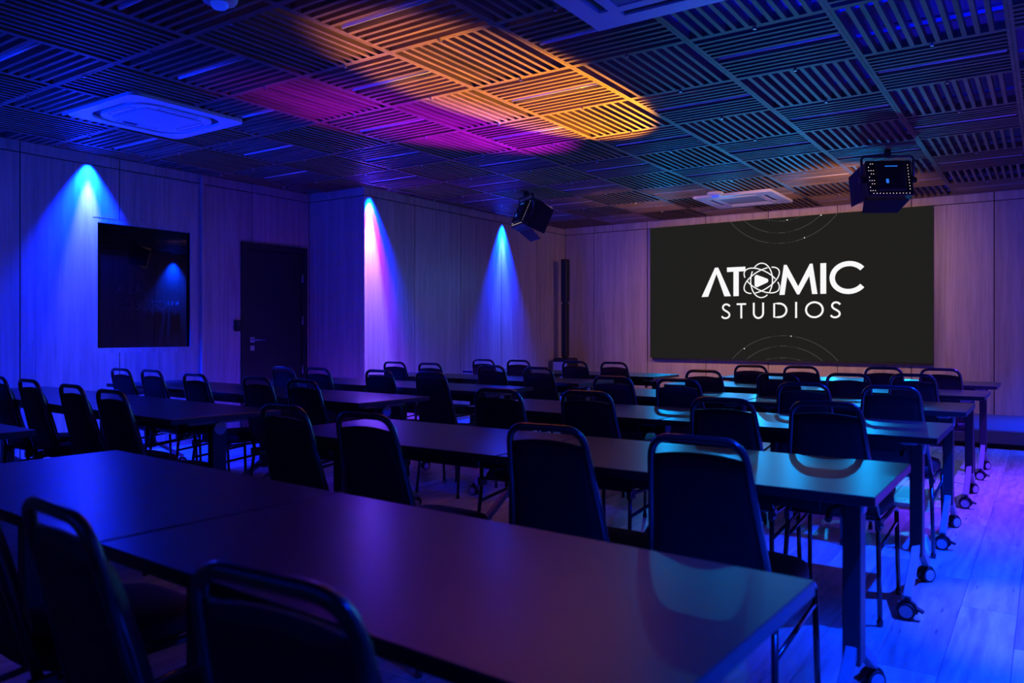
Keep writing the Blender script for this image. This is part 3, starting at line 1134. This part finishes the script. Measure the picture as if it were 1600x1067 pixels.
def table_at(x0, y0, ang, L, label, group):
    """x0,y0: near right corner; ang turns the table about it."""
    if L not in protos:
        t = make_table(L)
        protos[L] = t
    else:
        t = copy_tree(protos[L])
    c, s = math.cos(ang), math.sin(ang)
    lx, ly = -L / 2, 0.31
    t.location = (x0 + c * lx - s * ly, y0 + s * lx + c * ly, 0)
    t.rotation_euler = (0, 0, ang)
    t['label'] = label
    t['group'] = group
    return t


ROW = ['nearest', 'second', 'third', 'fourth', 'fifth', 'front']
rt = [(-0.355, 0.765, R(-2.6)), (-0.365, 2.165, R(0)), (-0.365, 3.505, R(0)), (-0.36, 4.735, 0), (-0.345, 5.93, R(0)), (-0.335, 7.13, 0)]
for k, (x, y, a) in enumerate(rt):
    where = {0: 'in the nearest row', 5: 'in the row closest to the screen'}.get(k, 'in the %s row from the camera' % ROW[k])
    L = 1.21 if k == 0 else 1.18 if k < 4 else 1.11
    table_at(x, y, a, L, 'dark wheeled table %s, at the right aisle' % where, 'tables of the right block')
    a2 = a - R(0.7) if k == 0 else a + R(random.uniform(-.4, .4))
    table_at(x - (L + 0.010) * math.cos(a), y - (L + 0.010) * math.sin(a) + random.uniform(-.004, .004), a2, L,
             'dark wheeled table %s, inner half of right block' % where, 'tables of the right block')
lt = [(-3.62, 1.0, R(-3), 1.2, 1.2), (-3.47, 2.17, R(-3.6), 1.2, 1.8), (-3.37, 3.31, R(-2.0), 1.2, 1.8), (-3.27, 4.43, R(-1.0), 1.2, 1.2), (-3.17, 5.58, R(-0.6), 1.2, 1.2), (-3.06, 6.80, 0, 1.13, 1.13)]
for k, (x, y, a, L1, L2) in enumerate(lt):
    where = {0: 'in the nearest row', 5: 'in the row closest to the front wall'}.get(k, 'in the %s row from the camera' % ROW[k])
    table_at(x, y, a, L1, 'dark wheeled table %s, left block, aisle end' % where, 'tables of the left block')
    table_at(x - (L1 + 0.006) * math.cos(a), y - (L1 + 0.006) * math.sin(a), a, L2,
             'dark wheeled table %s, left block, wall end' % where, 'tables of the left block')

# ------------------------------------------------------------------ chairs
def pad(hw, z0, z1, y0, slope, th, dome, nu=8, nv=8):
    """Upholstered back: half width hw(v), domed front and back."""
    mb = MB()
    idx = {}
    for side in (0, 1):
        for i in range(nu + 1):
            for j in range(nv + 1):
                u, v = -1 + 2 * i / nu, -1 + 2 * j / nv
                e = (1 - abs(u) ** 4) * (1 - abs(v) ** 4)
                t = (v + 1) / 2
                zt = z0 + (z1 - z0) * t
                if v > 0.5:
                    zt -= dome * u * u * (v - 0.5) * 2
                if v < -0.5:
                    zt += dome * 0.8 * u * u * (-v - 0.5) * 2
                x = u * hw(t)
                y = y0 + slope * (zt - z0)
                off = (0.012 + (th - 0.012) * e ** 0.5) if side else -(0.003 + 0.008 * e ** 0.5)
                idx[side, i, j] = len(mb.v)
                mb.v.append((x, y + off, zt))
    for i in range(nu):
        for j in range(nv):
            for side in (0, 1):
                mb.face([idx[side, i, j], idx[side, i + 1, j], idx[side, i + 1, j + 1], idx[side, i, j + 1]], True)
    border = [(i, 0) for i in range(nu)] + [(nu, j) for j in range(nv)] + [(i, nv) for i in range(nu, 0, -1)] + [(0, j) for j in range(nv, 0, -1)]
    for a in range(len(border)):
        p, q = border[a], border[(a + 1) % len(border)]
        mb.face([idx[0, p[0], p[1]], idx[0, q[0], q[1]], idx[1, q[0], q[1]], idx[1, p[0], p[1]]], True)
    return mb


def bend(P, r, n=4):
    """Round the inner corners of a polyline."""
    P = [Vector(p) for p in P]
    out = [P[0]]
    for i in range(1, len(P) - 1):
        a, b, c = P[i - 1], P[i], P[i + 1]
        d0, d1 = (a - b), (c - b)
        rr = min(r, d0.length * 0.45, d1.length * 0.45)
        p0, p1 = b + d0.normalized() * rr, b + d1.normalized() * rr
        for k in range(n + 1):
            t = k / n
            out.append(p0 * (1 - t) ** 2 + b * 2 * t * (1 - t) + p1 * t * t)
    out.append(P[-1])
    return out


def make_chair():
    """Origin on the floor under the middle of the top rail is at y=-0.33; the chair faces +Y."""
    t = thing('banquet_chair', '', 'chair')
    # seat: rounded cushion
    st_ = MB()
    outl = []
    for k in range(28):
        a = 2 * PI * k / 28
        cx, cy = math.cos(a), math.sin(a)
        px = math.copysign(abs(cx) ** 0.5, cx) * (0.205 if cy > 0 else 0.195)
        py = math.copysign(abs(cy) ** 0.6, cy) * 0.21
        outl.append((px, py + 0.01))
    b = 0
    levels = [(0.96, 0.405), (1.0, 0.418), (1.0, 0.442), (0.965, 0.458), (0.82, 0.468), (0.4, 0.473)]
    for sc_, z in levels:
        st_.v += [(p[0] * sc_, (p[1] - 0.01) * sc_ + 0.01, z) for p in outl]
    n = 28
    for i in range(len(levels) - 1):
        for k in range(n):
            l = (k + 1) % n
            st_.face([i * n + k, i * n + l, (i + 1) * n + l, (i + 1) * n + k], True)
    st_.face(list(range(n))[::-1])
    st_.face([(len(levels) - 1) * n + k for k in range(n)], True)
    st_.build('seat', M['vinyl'], t)
    # back: pad and bent tube
    sl = -0.130 / 0.5
    pad(lambda q: 0.185 - 0.045 * q, 0.455, 0.836, -0.215, sl, 0.048, 0.014).build('backrest', M['vinyl'], t)
    fr = MB()
    zt, yt = 0.874, -0.325
    path = [(-0.192, -0.195, 0.385), (-0.138, yt + 0.004, zt), (0.138, yt + 0.004, zt), (0.192, -0.195, 0.385)]
    fr.tube(bend(path, 0.062, 6), 0.0115, 10)
    fr.build('back_frame', M['frame'], t)
    # side rails, legs and stretchers
    for sx in (-1, 1):
        sf = MB()
        sf.tube(bend([(sx * 0.188, -0.21, 0.362), (sx * 0.192, -0.19, 0.395), (sx * 0.196, 0.165, 0.395), (sx * 0.197, 0.195, 0.372)], 0.022, 3), 0.0105, 8)
        sf.build('side_rail', M['frame'], t)
        for fy, ty in ((0.215, 0.197), (-0.245, -0.205)):
            lg = MB()
            lg.tube([(sx * (0.197 if fy > 0 else 0.189), ty, 0.375), (sx * 0.203, fy, 0.02)], 0.0105, 8)
            lg.cyl((sx * 0.203, fy, 0.022), (sx * 0.203, fy, 0.0), 0.0135, n=10)
            lg.build('leg', M['frame'], t)
        s2 = MB()
        s2.tube([(sx * 0.194, -0.215, 0.29), (sx * 0.198, 0.198, 0.325)], 0.0085, 6)
        s2.build('stretcher', M['frame'], t)
    MB().tube([(-0.196, 0.12, 0.395), (0.196, 0.12, 0.395)], 0.0095, 6).build('cross_rail', M['frame'], t)
    MB().tube([(-0.192, -0.14, 0.395), (0.192, -0.14, 0.395)], 0.0095, 6).build('cross_rail', M['frame'], t)
    for sx in (-1, 1):
        br = MB()
        br.box(sx * 0.190 - 0.012, sx * 0.190 + 0.012, -0.222, -0.170, 0.372, 0.412)
        br.cyl((sx * 0.176, -0.196, 0.388), (sx * 0.208, -0.196, 0.388), 0.009, n=8)
        br.build('bracket', M['frame'], t)
    for me in set(o.data for o in t.children):
        for v in me.vertices:
            v.co.x *= 0.93
    return t


chair0 = make_chair()
used = False


def chair_at(x, ytop, rot, label, group):
    global used
    t = copy_tree(chair0) if used else chair0
    used = True
    r = R(rot)
    # x, ytop give the middle of the top rail
    t.location = (x - math.sin(r) * 0.325, ytop + math.cos(r) * 0.325, 0)
    t.rotation_euler = (0, 0, r)
    t['label'] = label
    t['group'] = group
    return t


ORD = ['first', 'second', 'third', 'fourth', 'fifth']
right_rows = {
    1: [(-0.745, 0.58, 3.5), (-1.33, 0.62, -6), (-1.98, 0.70, -2)],
    2: [(-0.78, 2.00, 0), (-1.25, 1.99, 0.5), (-1.94, 1.92, -1), (-2.41, 1.96, -2)],
    3: [(-0.74, 3.29, 0), (-1.14, 3.22, 0.5), (-1.81, 3.25, -0.5), (-2.24, 3.13, 1)],
    4: [(-0.68, 4.46, 0), (-1.12, 4.46, 0), (-1.83, 4.41, 0.5), (-2.28, 4.44, 0)],
    5: [(-0.75, 5.80, 0.5), (-1.12, 5.62, 0.5), (-1.51, 5.36, 0.5), (-2.10, 5.54, 0)],
    6: [(-0.69, 6.80, 0), (-1.09, 6.80, 0), (-1.68, 6.62, 0.5), (-2.08, 6.58, 0)],
}
left_rows = {
    2: [(-3.75, 2.02, -2), (-4.29, 2.10, -3), (-4.97, 2.19, -3), (-5.50, 2.24, -3)],
    3: [(-3.61, 3.08, -1), (-4.08, 3.12, -1), (-4.73, 3.12, -2), (-5.48, 3.26, -1), (-5.88, 3.25, -1)],
    4: [(-3.59, 4.21, 0), (-4.08, 4.20, 0), (-4.72, 4.18, 0), (-5.13, 4.18, -2)],
    5: [(-3.36, 5.25, 0), (-3.87, 5.32, 0), (-4.63, 5.42, -1), (-5.10, 5.46, 0)],
    6: [(-3.35, 6.55, 0), (-3.77, 6.55, 0), (-4.39, 6.50, 0), (-4.79, 6.45, 0)],
}
for k, row in right_rows.items():
    where = {1: 'nearest row', 6: 'row closest to the screen'}.get(k, '%s row from camera' % ROW[k - 1])
    for i, (x, y, r) in enumerate(row):
        chair_at(x, y, r, 'black padded chair, %s from the right aisle, %s, right block' % (ORD[i], where), 'banquet chairs of the right block')
for k, row in left_rows.items():
    where = {6: 'row closest to the front wall'}.get(k, '%s row from camera' % ROW[k - 1])
    for i, (x, y, r) in enumerate(row):
        chair_at(x, y, r, 'black padded chair, %s from the middle aisle, %s, left block' % (ORD[i], where), 'banquet chairs of the left block')
